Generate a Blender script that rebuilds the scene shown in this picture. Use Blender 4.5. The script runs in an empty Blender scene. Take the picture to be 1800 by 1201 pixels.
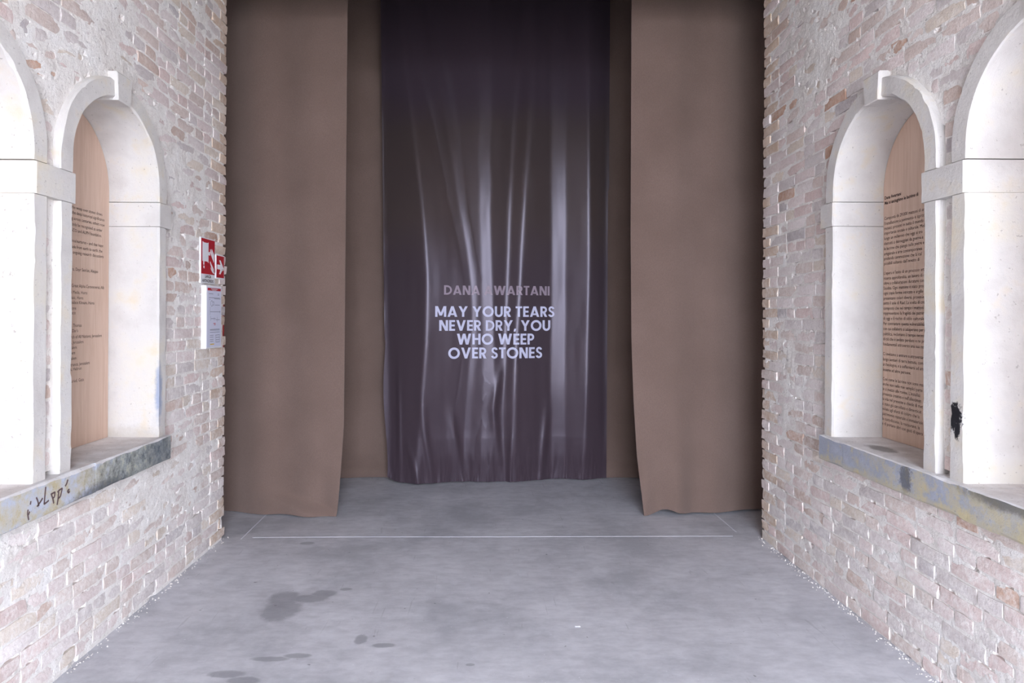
import bpy, bmesh, math, random
import numpy as np
from mathutils import Vector, noise as mnoise

random.seed(11)
rng = np.random.default_rng(11)
SC = bpy.context.scene
COL = SC.collection
PI = math.pi

# ------------------------------------------------------------------ camera, sky, light, exposure
EYE = 1.555            # eye height
F = 1200.0             # focal length in pixels of the 1800 px wide frame (24 mm)
ROLL = math.radians(0.3)
cam_d = bpy.data.cameras.new('camera')
cam = bpy.data.objects.new('camera', cam_d)
COL.objects.link(cam)
cam_d.sensor_width = 36.0
cam_d.lens = 24.0
cam_d.shift_x = 43.0 / 1800.0
cam_d.shift_y = -46.5 / 1800.0
cam_d.clip_start = 0.05
cam_d.clip_end = 300
cam.location = (0, 0, EYE)
cam.rotation_euler = (PI / 2, -ROLL, 0)
cam.rotation_mode = 'XYZ'
SC.camera = cam

SKY = 13.0
w = bpy.data.worlds.new('overcast_sky')
SC.world = w
w.use_nodes = True
bg = w.node_tree.nodes['Background']
bg.inputs['Color'].default_value = (0.89, 0.955, 1.10, 1)
bg.inputs['Strength'].default_value = SKY

Y_FRONT = -2.3         # plane of the entrance arch behind the camera
Z_OPEN = 3.95           # its height
Z_CEIL = 5.5
DL, DR = 1.84, 1.93    # wall planes left and right
X_DOOR0 = -0.6        # the doorway is off centre: daylight comes in on the right
Y_END = 4.785          # where the passage walls end

pl = bpy.data.lights.new('doorway_daylight', 'AREA')
pl.shape = 'RECTANGLE'
pl.size = DR - X_DOOR0
pl.size_y = Z_OPEN
pl.cycles.is_portal = True
plo = bpy.data.objects.new('doorway_daylight', pl)
COL.objects.link(plo)
plo.location = ((DR + X_DOOR0) / 2, Y_FRONT, Z_OPEN / 2)
plo.rotation_euler = (PI / 2, 0, 0)   # faces into the passage (+Y)

SC.view_settings.view_transform = 'Standard'
SC.view_settings.look = 'None'
SC.view_settings.gamma = 1.0
SC.view_settings.use_curve_mapping = False
SC.view_settings.exposure = 1.0
SC.cycles.max_bounces = 10
SC.cycles.diffuse_bounces = 6
SC.cycles.use_denoising = True

# ------------------------------------------------------------------ helpers
def fz(x):
    return 0.005 * (x - 1.5)


def unroll(x, y):
    dx, dy = x - 857.0, y - 554.0
    c, s = math.cos(ROLL), math.sin(ROLL)
    return dx * c - dy * s, dx * s + dy * c


def on_x(x, y, X):
    dx, dy = unroll(x, y)
    Y = F * X / dx
    return Y, EYE - dy * Y / F


def on_floor(x, y):
    dx, dy = unroll(x, y)
    Y = F * EYE / dy
    return dx * Y / F, Y


def lin(r, g, b):
    def c(v):
        v /= 255.0
        return v / 12.92 if v <= 0.04045 else ((v + 0.055) / 1.055) ** 2.4
    return (c(r), c(g), c(b), 1.0)


def _hash(ix, iy, iz, seed):
    h = (ix * 374761393 + iy * 668265263 + iz * 2147483647 + seed * 1274126177) & 0xFFFFFFFF
    h = ((h ^ (h >> 13)) * 1274126177) & 0xFFFFFFFF
    h = h ^ (h >> 16)
    return (h & 0xFFFF) / 65535.0


def vnoise(p, seed=0):
    p = np.asarray(p, float)
    i = np.floor(p).astype(np.int64)
    f = p - i
    f = f * f * (3 - 2 * f)
    out = 0
    for dx in (0, 1):
        for dy in (0, 1):
            for dz in (0, 1):
                wgt = (f[:, 0] if dx else 1 - f[:, 0]) * (f[:, 1] if dy else 1 - f[:, 1]) * (f[:, 2] if dz else 1 - f[:, 2])
                out = out + wgt * _hash(i[:, 0] + dx, i[:, 1] + dy, i[:, 2] + dz, seed)
    return out


def fbm(p, seed=0, octv=3):
    p = np.asarray(p, float)
    a, s, t = 1.0, 0.0, 0.0
    for k in range(octv):
        s = s + a * vnoise(p * (2.03 ** k), seed + 17 * k)
        t += a
        a *= 0.5
    return s / t


def sstep(a, b, x):
    t = np.clip((x - a) / (b - a), 0, 1)
    return t * t * (3 - 2 * t)


def mesh_of(name, verts, faces, recalc=True, smooth=False, sharp=None):
    me = bpy.data.meshes.new(name)
    me.from_pydata([tuple(v) for v in verts], [], faces)
    if recalc:
        bm = bmesh.new()
        bm.from_mesh(me)
        bmesh.ops.recalc_face_normals(bm, faces=bm.faces)
        bm.to_mesh(me)
        bm.free()
    if smooth:
        me.polygons.foreach_set('use_smooth', [True] * len(me.polygons))
        if sharp:
            me.set_sharp_from_angle(angle=math.radians(sharp))
    me.update()
    return me


def link(name, me, mat=None, parent=None, loc=None):
    o = bpy.data.objects.new(name, me)
    COL.objects.link(o)
    if mat is not None and me is not None and not me.materials:
        me.materials.append(mat)
    if parent is not None:
        o.parent = parent
    if loc is not None:
        o.location = loc
    return o


def tag(o, label=None, cat=None, group=None, kind=None):
    if label:
        o['label'] = label
    if cat:
        o['category'] = cat
    if group:
        o['group'] = group
    if kind:
        o['kind'] = kind
    return o


class MB:
    """collects simple shapes for one mesh"""
    def __init__(self):
        self.v, self.f = [], []

    def add(self, verts, faces):
        b = len(self.v)
        self.v.extend(verts)
        self.f.extend([tuple(b + i for i in f) for f in faces])

    def box(self, x0, x1, y0, y1, z0, z1):
        self.add([(x0, y0, z0), (x1, y0, z0), (x1, y1, z0), (x0, y1, z0), (x0, y0, z1), (x1, y0, z1), (x1, y1, z1), (x0, y1, z1)],
                 [(0, 3, 2, 1), (4, 5, 6, 7), (0, 1, 5, 4), (1, 2, 6, 5), (2, 3, 7, 6), (3, 0, 4, 7)])

    def build(self, name, mat, parent=None, smooth=False, sharp=None, recalc=True):
        return link(name, mesh_of(name, self.v, self.f, recalc, smooth, sharp), mat, parent)


# ------------------------------------------------------------------ material helpers
class NT:
    def __init__(self, name, rough=0.8, spec=0.3):
        self.m = bpy.data.materials.new(name)
        self.m.use_nodes = True
        self.t = self.m.node_tree
        self.b = self.t.nodes['Principled BSDF']
        self.b.inputs['Roughness'].default_value = rough
        self.b.inputs['Specular IOR Level'].default_value = spec
        self._pos = None

    def n(self, kind):
        return self.t.nodes.new(kind)

    def l(self, a, b):
        self.t.links.new(a, b)

    def pos(self):
        if self._pos is None:
            self._pos = self.n('ShaderNodeNewGeometry')
        return self._pos.outputs['Position']

    def normal(self):
        self.pos()
        return self._pos.outputs['True Normal']

    def scaled(self, sx, sy, sz, vec=None):
        k = self.n('ShaderNodeVectorMath')
        k.operation = 'MULTIPLY'
        self.l(vec or self.pos(), k.inputs[0])
        k.inputs[1].default_value = (sx, sy, sz)
        return k.outputs[0]

    def noise(self, scale, detail=3, rough=0.55, vec=None, dist=0.0):
        k = self.n('ShaderNodeTexNoise')
        k.inputs['Scale'].default_value = scale
        k.inputs['Detail'].default_value = detail
        k.inputs['Roughness'].default_value = rough
        k.inputs['Distortion'].default_value = dist
        self.l(vec or self.pos(), k.inputs['Vector'])
        return k.outputs['Fac']

    def ramp(self, fac, stops, interp='LINEAR'):
        k = self.n('ShaderNodeValToRGB')
        k.color_ramp.interpolation = interp
        e = k.color_ramp.elements
        while len(e) < len(stops):
            e.new(0.5)
        for q, (p, c) in zip(e, stops):
            q.position = p
            q.color = c if hasattr(c, '__len__') else (c, c, c, 1)
        self.l(fac, k.inputs[0])
        return k.outputs['Color']

    def mix(self, fac, a, b, mode='MIX'):
        k = self.n('ShaderNodeMix')
        k.data_type = 'RGBA'
        k.blend_type = mode
        for sock, v in ((k.inputs['Factor'], fac), (k.inputs['A'], a), (k.inputs['B'], b)):
            pass
        ins = [s for s in k.inputs if s.enabled]
        for s, v in zip((ins[0], ins[1], ins[2]), (fac, a, b)):
            if isinstance(v, (float, int)):
                s.default_value = v
            elif isinstance(v, tuple):
                s.default_value = v
            else:
                self.l(v, s)
        return [o for o in k.outputs if o.enabled][0]

    def math(self, op, a, b=None, c=None, clamp=False):
        k = self.n('ShaderNodeMath')
        k.operation = op
        k.use_clamp = clamp
        for i, v in enumerate((a, b, c)):
            if v is None:
                continue
            if isinstance(v, (float, int)):
                k.inputs[i].default_value = v
            else:
                self.l(v, k.inputs[i])
        return k.outputs[0]

    def smooth(self, v, a, b):
        k = self.n('ShaderNodeMapRange')
        k.interpolation_type = 'SMOOTHSTEP'
        self.l(v, k.inputs['Value'])
        k.inputs['From Min'].default_value = a
        k.inputs['From Max'].default_value = b
        return k.outputs['Result']

    def blob(self, centre, radii, soft=0.35, nz=None, amt=0.5):
        """1 inside an ellipsoid of a worn or stained patch, with a ragged edge"""
        s = self.n('ShaderNodeVectorMath')
        s.operation = 'SUBTRACT'
        self.l(self.pos(), s.inputs[0])
        s.inputs[1].default_value = centre
        d = self.n('ShaderNodeVectorMath')
        d.operation = 'DIVIDE'
        self.l(s.outputs[0], d.inputs[0])
        d.inputs[1].default_value = radii
        le = self.n('ShaderNodeVectorMath')
        le.operation = 'LENGTH'
        self.l(d.outputs[0], le.inputs[0])
        v = le.outputs['Value']
        if nz is not None:
            v = self.math('ADD', v, self.math('MULTIPLY', self.math('SUBTRACT', nz, 0.5), amt))
        return self.math('SUBTRACT', 1.0, self.smooth(v, 1 - soft, 1 + soft))

    def bump(self, h, strength=0.3, dist=0.01):
        k = self.n('ShaderNodeBump')
        k.inputs['Strength'].default_value = strength
        k.inputs['Distance'].default_value = dist
        self.l(h, k.inputs['Height'])
        self.l(k.outputs['Normal'], self.b.inputs['Normal'])

    def color(self, c):
        if isinstance(c, tuple):
            self.b.inputs['Base Color'].default_value = c
        else:
            self.l(c, self.b.inputs['Base Color'])
        return self


def plain(name, rgb, rough=0.6, spec=0.3):
    k = NT(name, rough, spec)
    k.color(lin(*rgb))
    return k.m


LIME = lin(243, 238, 234)

def brick_material(name, attr):
    k = NT(name, 0.92, 0.15)
    if attr:
        a = k.n('ShaderNodeAttribute')
        a.attribute_name = 'tint'
        base = a.outputs['Color']
    else:
        a = k.n('ShaderNodeObjectInfo')
        base = a.outputs['Color']
    grain = k.noise(55, 4, 0.65)
    c = k.mix(k.ramp(grain, [(0.3, 0.0), (0.75, 0.4)]), base, lin(166, 146, 134))
    lime1 = k.ramp(k.noise(9, 5, 0.7, dist=0.4), [(0.36, 0.25), (0.60, 1.0)])
    lime2 = k.ramp(k.noise(38, 4, 0.7), [(0.38, 0.25), (0.66, 1.0)])
    zsep = k.n('ShaderNodeSeparateXYZ')
    k.l(k.pos(), zsep.inputs[0])
    worn = k.math('SUBTRACT', 0.92, k.math('MULTIPLY', k.smooth(zsep.outputs['Z'], 1.1, 2.5), 0.42))   # the limewash is thicker low down
    c = k.mix(k.math('MULTIPLY', k.math('MULTIPLY', lime1, lime2), worn), c, LIME)
    pit = k.ramp(k.noise(120, 2, 0.5), [(0.68, 0.0), (0.74, 1.0)])
    c = k.mix(k.math('MULTIPLY', pit, 0.35), c, lin(110, 98, 96))
    k.color(c)
    k.bump(k.noise(70, 5, 0.7), 0.55, 0.008)
    return k.m


def mortar_material():
    k = NT('lime_mortar', 0.95, 0.1)
    big = k.noise(6, 4, 0.6)
    c = k.ramp(big, [(0.3, lin(224, 217, 211)), (0.5, lin(241, 236, 231)), (0.7, lin(246, 243, 240))])
    sp = k.ramp(k.noise(85, 3, 0.6), [(0.60, 0.0), (0.70, 1.0)])
    c = k.mix(k.math('MULTIPLY', sp, 0.45), c, lin(160, 146, 140))
    hole = k.ramp(k.noise(24, 3, 0.6, dist=0.5), [(0.69, 0.0), (0.74, 1.0)])
    c = k.mix(k.math('MULTIPLY', hole, 0.5), c, lin(120, 108, 104))
    k.color(c)
    k.bump(k.noise(60, 6, 0.75), 0.8, 0.012)
    return k.m


def stone_material():
    k = NT('limewashed_stone', 0.85, 0.25)
    c = k.ramp(k.noise(3.5, 4, 0.6), [(0.3, lin(196, 191, 187)), (0.5, lin(209, 205, 201)), (0.72, lin(216, 209, 195))])
    yel = k.ramp(k.noise(7, 3, 0.6), [(0.56, 0.0), (0.74, 1.0)])
    c = k.mix(k.math('MULTIPLY', yel, 0.35), c, lin(208, 186, 150))
    pits = k.ramp(k.noise(60, 3, 0.65), [(0.66, 0.0), (0.70, 1.0)])
    c = k.mix(k.math('MULTIPLY', pits, 0.55), c, lin(140, 132, 126))
    nz = k.noise(22, 5, 0.75)
    # black sooty patch on the right pilaster, blue paint on the left far jamb
    nf = k.noise(75, 4, 0.7)
    soot = k.blob((1.90, 2.768, 1.150), (0.09, 0.040, 0.060), 0.2, nf, 1.9)
    soot2 = k.blob((1.90, 2.755, 1.105), (0.09, 0.018, 0.040), 0.2, nf, 1.9)
    c = k.mix(k.math('MAXIMUM', soot, soot2), c, lin(38, 36, 40))
    blue = k.blob((-1.807, 3.765, 1.12), (0.02, 0.03, 0.14), 0.5, nz, 1.6)
    c = k.mix(k.math('MULTIPLY', blue, 0.8), c, lin(140, 152, 178))
    foot = k.blob((-1.9, 3.75, 0.86), (0.35, 0.08, 0.06), 0.5, nz, 2.0)
    c = k.mix(k.math('MULTIPLY', foot, 0.35), c, lin(170, 158, 140))
    k.color(c)
    k.bump(k.noise(40, 6, 0.75), 0.45, 0.008)
    return k.m


def sill_material(name, side):
    k = NT(name, 0.75, 0.3)
    nz = k.noise(16, 5, 0.75)
    n2 = k.noise(8, 6, 0.72)
    if side < 0:
        paint = k.ramp(n2, [(0.38, lin(180, 168, 138)), (0.47, lin(184, 180, 170)), (0.56, lin(180, 185, 198)), (0.66, lin(192, 196, 206))])
        dark = k.blob((-1.775, 3.52, 0.79), (0.1, 0.42, 0.16), 0.45, nz, 1.7)
        mott = k.ramp(k.noise(28, 5, 0.75), [(0.34, lin(74, 78, 84)), (0.47, lin(128, 133, 130)), (0.55, lin(150, 154, 152)), (0.68, lin(186, 180, 156))])
        paint = k.mix(k.math('MULTIPLY', dark, 0.9), paint, mott)
        low = k.blob((-1.775, 3.15, 0.742), (0.1, 0.22, 0.035), 0.5, nz, 1.5)
        paint = k.mix(k.math('MULTIPLY', low, 0.7), paint, lin(70, 72, 78))
        end = k.blob((-1.775, 3.72, 0.80), (0.1, 0.16, 0.10), 0.5, nz, 1.9)
        paint = k.mix(k.math('MULTIPLY', end, 0.45), paint, lin(84, 92, 104))
    else:
        paint = k.ramp(n2, [(0.34, lin(184, 172, 140)), (0.41, lin(174, 171, 163)), (0.47, lin(156, 160, 172)), (0.68, lin(172, 177, 190))])
        och = k.blob((1.865, 2.35, 0.84), (0.1, 0.30, 0.09), 0.5, nz, 2.0)
        paint = k.mix(k.math('MULTIPLY', och, 0.45), paint, lin(184, 173, 140))
        o2 = k.math('MULTIPLY', k.ramp(k.noise(13, 6, 0.75), [(0.47, 0.0), (0.54, 1.0)]), k.blob((1.865, 2.5, 0.83), (0.1, 0.85, 0.3), 0.4, nz, 0.6))
        paint = k.mix(k.math('MULTIPLY', o2, 0.6), paint, lin(188, 177, 144))
        dk = k.blob((1.865, 2.44, 0.885), (0.1, 0.22, 0.03), 0.5, nz, 1.8)
        paint = k.mix(k.math('MULTIPLY', dk, 0.8), paint, lin(98, 96, 92))
        stn = k.blob((1.865, 3.04, 0.84), (0.1, 0.040, 0.07), 0.3, k.noise(45, 5, 0.75), 2.6)
        paint = k.mix(k.math('MULTIPLY', stn, 0.75), paint, lin(84, 84, 88))
        edge = k.blob((1.865, 3.0, 0.77), (0.1, 0.9, 0.02), 0.6, nz, 2.0)
        paint = k.mix(k.math('MULTIPLY', edge, 0.5), paint, lin(190, 178, 142))
    up = k.n('ShaderNodeSeparateXYZ')
    k.l(k.normal(), up.inputs[0])
    top = k.ramp(k.noise(8, 4, 0.6), [(0.35, lin(206, 202, 201)), (0.65, lin(230, 228, 229))])
    if side > 0:
        st = k.blob((1.98, 3.42, 0.9), (0.05, 0.10, 0.05), 0.3, nz, 1.0)
        top = k.mix(k.math('MULTIPLY', st, 0.7), top, lin(120, 116, 114))
    c = k.mix(k.smooth(up.outputs['Z'], 0.45, 0.75), paint, top)
    c = k.mix(k.math('MULTIPLY', k.ramp(k.noise(90, 2, 0.6), [(0.66, 0.0), (0.72, 1.0)]), 0.5), c, lin(96, 94, 96))
    k.color(c)
    k.bump(nz, 0.35, 0.008)
    return k.m


def concrete_material():
    k = NT('polished_concrete', 0.5, 0.4)
    c = k.ramp(k.noise(1.6, 6, 0.68), [(0.36, lin(176, 177, 183)), (0.5, lin(198, 198, 204)), (0.66, lin(211, 211, 217))])
    fine = k.noise(14, 5, 0.7, vec=k.scaled(0.6, 1.4, 1))
    c = k.mix(k.ramp(fine, [(0.35, 0.35), (0.6, 0.0)]), c, lin(152, 152, 160))
    pale = k.ramp(k.noise(3.4, 4, 0.65), [(0.56, 0.0), (0.74, 0.5)])
    c = k.mix(pale, c, lin(216, 217, 223))
    nz = k.noise(20, 4, 0.65)
    stains = [(500, 1072, 0.10, 0.13), (505, 1052, 0.085, 0.09), (545, 1052, 0.11, 0.05), (575, 1043, 0.07, 0.05), (613, 1035, 0.035, 0.02),
              (480, 1158, 0.085, 0.022), (530, 1152, 0.06, 0.022), (405, 1185, 0.08, 0.03), (435, 1196, 0.07, 0.03), (640, 1123, 0.03, 0.05),
              (680, 1133, 0.055, 0.022), (545, 955, 0.05, 0.03), (833, 1166, 0.02, 0.012)]
    tot = None
    for (px, py, rx, ry) in stains:
        X, Y = on_floor(px, py)
        b = k.blob((X, Y, 0), (rx, ry, 1), 0.22, nz, 0.7)
        tot = b if tot is None else k.math('MAXIMUM', tot, b)
    c = k.mix(k.math('MULTIPLY', tot, 0.55), c, lin(122, 122, 128))
    scr = k.ramp(k.noise(4.0, 2, 0.5, vec=k.scaled(9, 0.7, 1), dist=0.6), [(0.70, 0.0), (0.73, 1.0)])
    c = k.mix(k.math('MULTIPLY', scr, 0.22), c, lin(120, 120, 124))
    spk = k.ramp(k.noise(75, 1, 0.5), [(0.77, 0.0), (0.80, 1.0)])
    c = k.mix(k.math('MULTIPLY', spk, 0.7), c, lin(222, 222, 228))
    dsp = k.ramp(k.noise(34, 1, 0.5), [(0.78, 0.0), (0.81, 1.0)])
    c = k.mix(k.math('MULTIPLY', dsp, 0.6), c, lin(80, 80, 84))
    k.color(c)
    r = k.ramp(k.noise(2.2, 4, 0.6), [(0.3, 0.42), (0.7, 0.62)])
    k.l(r, k.b.inputs['Roughness'])
    k.bump(k.noise(30, 4, 0.6), 0.06, 0.01)
    return k.m


def cloth_material():
    k = NT('brown_wool_cloth', 0.95, 0.1)
    c = k.ramp(k.noise(2.2, 3, 0.5), [(0.3, lin(108, 90, 82)), (0.7, lin(117, 98, 90))])
    wv = k.noise(260, 2, 0.5, vec=k.scaled(1, 1, 0.35))
    c = k.mix(k.ramp(wv, [(0.35, 0.3), (0.65, 0.0)]), c, lin(90, 74, 67))
    k.color(c)
    k.b.inputs['Sheen Weight'].default_value = 0.15
    k.b.inputs['Sheen Roughness'].default_value = 0.6
    k.bump(wv, 0.12, 0.004)
    return k.m


def satin_material():
    k = NT('plum_satin', 0.29, 0.40)
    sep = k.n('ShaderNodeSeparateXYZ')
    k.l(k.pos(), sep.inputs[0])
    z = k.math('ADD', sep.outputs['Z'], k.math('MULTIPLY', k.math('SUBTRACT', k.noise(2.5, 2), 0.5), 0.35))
    c = k.ramp(k.math('DIVIDE', z, 5.5), [(0.0, lin(62, 51, 58)), (0.36, lin(61, 51, 56)), (0.45, lin(64, 54, 52)), (0.60, lin(60, 51, 50)), (0.655, lin(57, 48, 55)), (1.0, lin(58, 49, 55))])  # brownish middle band imitates a warm reflection, painted into the cloth by height
    k.color(c)
    k.b.inputs['Specular Tint'].default_value = (0.86, 0.80, 0.95, 1)
    tg = k.n('ShaderNodeTangent')
    tg.direction_type = 'RADIAL'
    tg.axis = 'Z'
    k.l(tg.outputs[0], k.b.inputs['Tangent'])
    k.b.inputs['Anisotropic'].default_value = 0.6
    return k.m


def ply_material():
    k = NT('plywood', 0.6, 0.3)
    g = k.noise(7, 4, 0.6, vec=k.scaled(1, 4.0, 0.28), dist=1.2)
    c = k.ramp(g, [(0.3, lin(196, 168, 150)), (0.5, lin(205, 178, 160)), (0.7, lin(211, 186, 169))])
    f2 = k.noise(60, 3, 0.6, vec=k.scaled(1, 3.0, 0.06))
    c = k.mix(k.ramp(f2, [(0.4, 0.18), (0.6, 0.0)]), c, lin(186, 155, 136))
    k.color(c)
    return k.m


M = {}
M['brick'] = brick_material('old_brick', False)
M['brick_mass'] = brick_material('old_brick_far', True)
M['mortar'] = mortar_material()
M['stone'] = stone_material()
M['sill_l'] = sill_material('painted_sill_stone', -1)
M['sill_r'] = sill_material('painted_sill_stone_ochre', 1)
M['concrete'] = concrete_material()
M['cloth'] = cloth_material()
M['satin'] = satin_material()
M['ply'] = ply_material()
M['plaster'] = plain('dark_plaster', (84, 76, 72), 0.9)
M['ceiling'] = plain('dark_timber_ceiling', (96, 84, 74), 0.9)
M['pave'] = plain('quay_paving', (184, 180, 174), 0.9)
M['ink'] = plain('dark_print', (66, 54, 52), 0.8, 0.1)
M['letter'] = plain('pale_lilac_print', (188, 188, 210), 0.6, 0.2)
M['letter_dim'] = plain('mauve_print', (142, 128, 140), 0.5, 0.3)
M['red'] = plain('sign_red', (176, 22, 40), 0.4)
M['white'] = plain('sign_white', (228, 228, 232), 0.45)
M['paper'] = plain('notice_paper', (206, 208, 226), 0.5)
M['grey_ink'] = plain('grey_print', (120, 122, 138), 0.7)
M['yellow'] = plain('yellow_print', (212, 176, 62), 0.6)
M['line'] = plain('chalky_white_line', (214, 214, 222), 0.8)
M['cab_red'] = plain('cabinet_red', (150, 40, 36), 0.45)
M['scrawl'] = plain('brown_scrawl', (96, 78, 78), 0.8)
M['black'] = plain('black_metal', (32, 30, 30), 0.6)

# ------------------------------------------------------------------ floor, ceiling, shell of the place
XA, XB = -3.3, 3.4
mb = MB()
nx, ny = 24, 44
ys = np.linspace(Y_FRONT, 7.7, ny + 1)
xs = np.linspace(XA, XB, nx + 1)
for j in range(ny + 1):
    for i in range(nx + 1):
        mb.v.append((xs[i], ys[j], fz(xs[i])))
for j in range(ny):
    for i in range(nx):
        a = j * (nx + 1) + i
        mb.f.append((a, a + 1, a + nx + 2, a + nx + 1))
floor = mb.build('floor', M['concrete'], recalc=False)
tag(floor, 'grey polished concrete floor with worn stains', kind='structure')


def floor_strip(pts, wdt):
    b = MB()
    for (x0, y0), (x1, y1) in zip(pts[:-1], pts[1:]):
        d = math.hypot(x1 - x0, y1 - y0)
        px, py = -(y1 - y0) / d * wdt / 2, (x1 - x0) / d * wdt / 2
        h = 0.0012
        vs = []
        for (x, y) in ((x0, y0), (x1, y1)):
            for sg in (-1, 1):
                for up in (-0.004, h):
                    vs.append((x + sg * px, y + sg * py, fz(x) + up))
        b.add(vs, [(1, 3, 7, 5), (0, 1, 5, 4), (2, 6, 7, 3), (0, 2, 3, 1), (4, 5, 7, 6)])
    return b


def fl_pts(px):
    return [on_floor(*p) for p in px]


floor_strip(fl_pts([(448, 945.5), (640, 943.2), (860, 942), (1080, 940), (1292, 938.5)]), 0.0065).build('floor_line', M['line'], floor)
floor_strip(fl_pts([(473, 904), (428, 948)]), 0.008).build('floor_line', M['line'], floor)
floor_strip(fl_pts([(1257, 897), (1298, 931)]), 0.008).build('floor_line', M['line'], floor)

mb = MB()
mb.box(XA, XB, Y_END - 0.05, 7.7, Z_CEIL, Z_CEIL + 0.2)
mb.box(-DL - 0.9, DR + 0.9, Y_FRONT - 0.5, Y_END - 0.03, 4.40, 4.62)
mb.box(XA, XB, Y_END - 0.30, Y_END - 0.03, 3.85, Z_CEIL + 0.2)   # unseen beam over the passage's end, added to shade the cloth tops
tag(mb.build('ceiling', M['ceiling']), kind='structure')
mb = MB()
mb.box(XA, XB, 7.6, 7.8, -0.3, Z_CEIL)
tag(mb.build('wall_back', M['plaster']), kind='structure')
mb = MB()
mb.box(XA - 0.2, XA, Y_END - 0.2, 7.7, -0.3, Z_CEIL)
tag(mb.build('wall_back_left', M['plaster']), kind='structure')
mb = MB()
mb.box(XB, XB + 0.2, Y_END - 0.2, 7.7, -0.3, Z_CEIL)
tag(mb.build('wall_back_right', M['plaster']), kind='structure')
mb = MB()
mb.box(XA, XB, Y_FRONT - 0.5, Y_FRONT, Z_OPEN, Z_CEIL)
mb.box(XA, X_DOOR0, Y_FRONT - 0.5, Y_FRONT - 0.002, -0.1, Z_OPEN)
tag(mb.build('wall_front', M['plaster']), kind='structure')
mb = MB()
mb.box(-40, 40, -60, Y_FRONT, -0.25, -0.03)
tag(mb.build('ground', M['pave']), kind='structure')

# ------------------------------------------------------------------ niches: shared measures
T = 0.092              # face width of the stone frames
R_IN = 0.3875
NICHES = [(2.975, 3.750), (1.935, 2.710)]   # inner faces: the far niche, the near niche
PROUD = 0.033
DEPTH = 0.245
Z_REF = {-1: 0.0, 1: 0.022}


def zz(s, z):
    return z + Z_REF[s]


Z_SILL0, Z_SILL1 = 0.739, 0.873
Z_IMP0, Z_IMP1 = 2.030, 2.164
Z_SPR = 2.216
SILL_Y = (1.79, 3.832)


def dist(s):
    return DL if s < 0 else DR


def blocked(s, z0, z1):
    """y intervals of the wall face taken by stone at the height band z0..z1"""
    out = []
    a, b = z0 - Z_REF[s], z1 - Z_REF[s]
    if b > Z_SILL0 and a < Z_SILL1:
        out.append(SILL_Y)
    if b > Z_IMP0 and a < Z_IMP1:
        out += [(2.715, 2.992), (3.7, 3.886), (1.80, 1.95)]
    if b > Z_SILL1:
        for (y0, y1) in NICHES:
            yc = (y0 + y1) / 2
            hw = R_IN + T
            m = max(a, Z_SILL1)
            if m > Z_SPR:
                q = hw * hw - (m - Z_SPR) ** 2
                if q <= 0:
                    continue
                hw = math.sqrt(q)
            out.append((yc - hw, yc + hw))
            if b > 2.55 and a < 2.73:
                out.append((yc - 0.08, yc + 0.08))
    return out


# ------------------------------------------------------------------ stone pieces swept along a path in the wall's plane
def sweep(name, s, path, normals, n0, n1, o0, o1, mat, parent, chamfer=0.006, chip=0.006, seed=0):
    D = dist(s)
    path = np.array(path, float)
    normals = np.array(normals, float)
    k = len(path)
    q = np.stack([path[:, 0], path[:, 1], np.full(k, s * 3.1 + seed)], 1)
    ca = chamfer + chip * np.clip(fbm(q * 9, seed + 3) * 2.4 - 0.9, 0, 2) + 2.5 * chip * np.clip(fbm(q * 21, seed + 5) * 3 - 2.0, 0, 1)
    cb = chamfer + chip * np.clip(fbm(q * 9, seed + 7) * 2.4 - 0.9, 0, 2) + 2.5 * chip * np.clip(fbm(q * 21, seed + 9) * 3 - 2.0, 0, 1)
    wob = 0.003 * (fbm(q * 5, seed + 21) - 0.5)
    verts = []
    for i in range(k):
        prof = [(n0, o1), (n0, o0 + ca[i]), (n0 + ca[i], o0 + wob[i]), (n1 - cb[i], o0 + wob[i]), (n1, o0 + cb[i]), (n1, o1)]
        for (n, o) in prof:
            y = path[i, 0] + normals[i, 0] * n
            z = path[i, 1] + normals[i, 1] * n
            verts.append((s * (D + o), y, zz(s, z)))
    faces = []
    for i in range(k - 1):
        for j in range(6):
            a, b = i * 6 + j, i * 6 + (j + 1) % 6
            faces.append((a, b, b + 6, a + 6))
    faces.append(tuple(range(6)))
    faces.append(tuple((k - 1) * 6 + j for j in range(6)))
    return link(name, mesh_of(name, verts, faces, True, True, 38), mat, parent)


def upright(name, s, y0, y1, z0, z1, o0, o1, parent, mat=None, step=0.022, **kw):
    n = max(2, int((z1 - z0) / step))
    zs_ = np.linspace(z0, z1, n + 1)
    return sweep(name, s, [(y0, z) for z in zs_], [(1, 0)] * (n + 1), 0, y1 - y0, o0, o1, mat or M['stone'], parent, **kw)


def lying(name, s, y0, y1, z0, z1, o0, o1, parent, mat, step=0.025, **kw):
    n = max(2, int((y1 - y0) / step))
    ys_ = np.linspace(y0, y1, n + 1)
    return sweep(name, s, [(y, z0) for y in ys_], [(0, 1)] * (n + 1), 0, z1 - z0, o0, o1, mat, parent, **kw)


def empty(name, loc=(0, 0, 0)):
    o = bpy.data.objects.new(name, None)
    o.empty_display_size = 0.1
    COL.objects.link(o)
    o.location = loc
    return o


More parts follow.
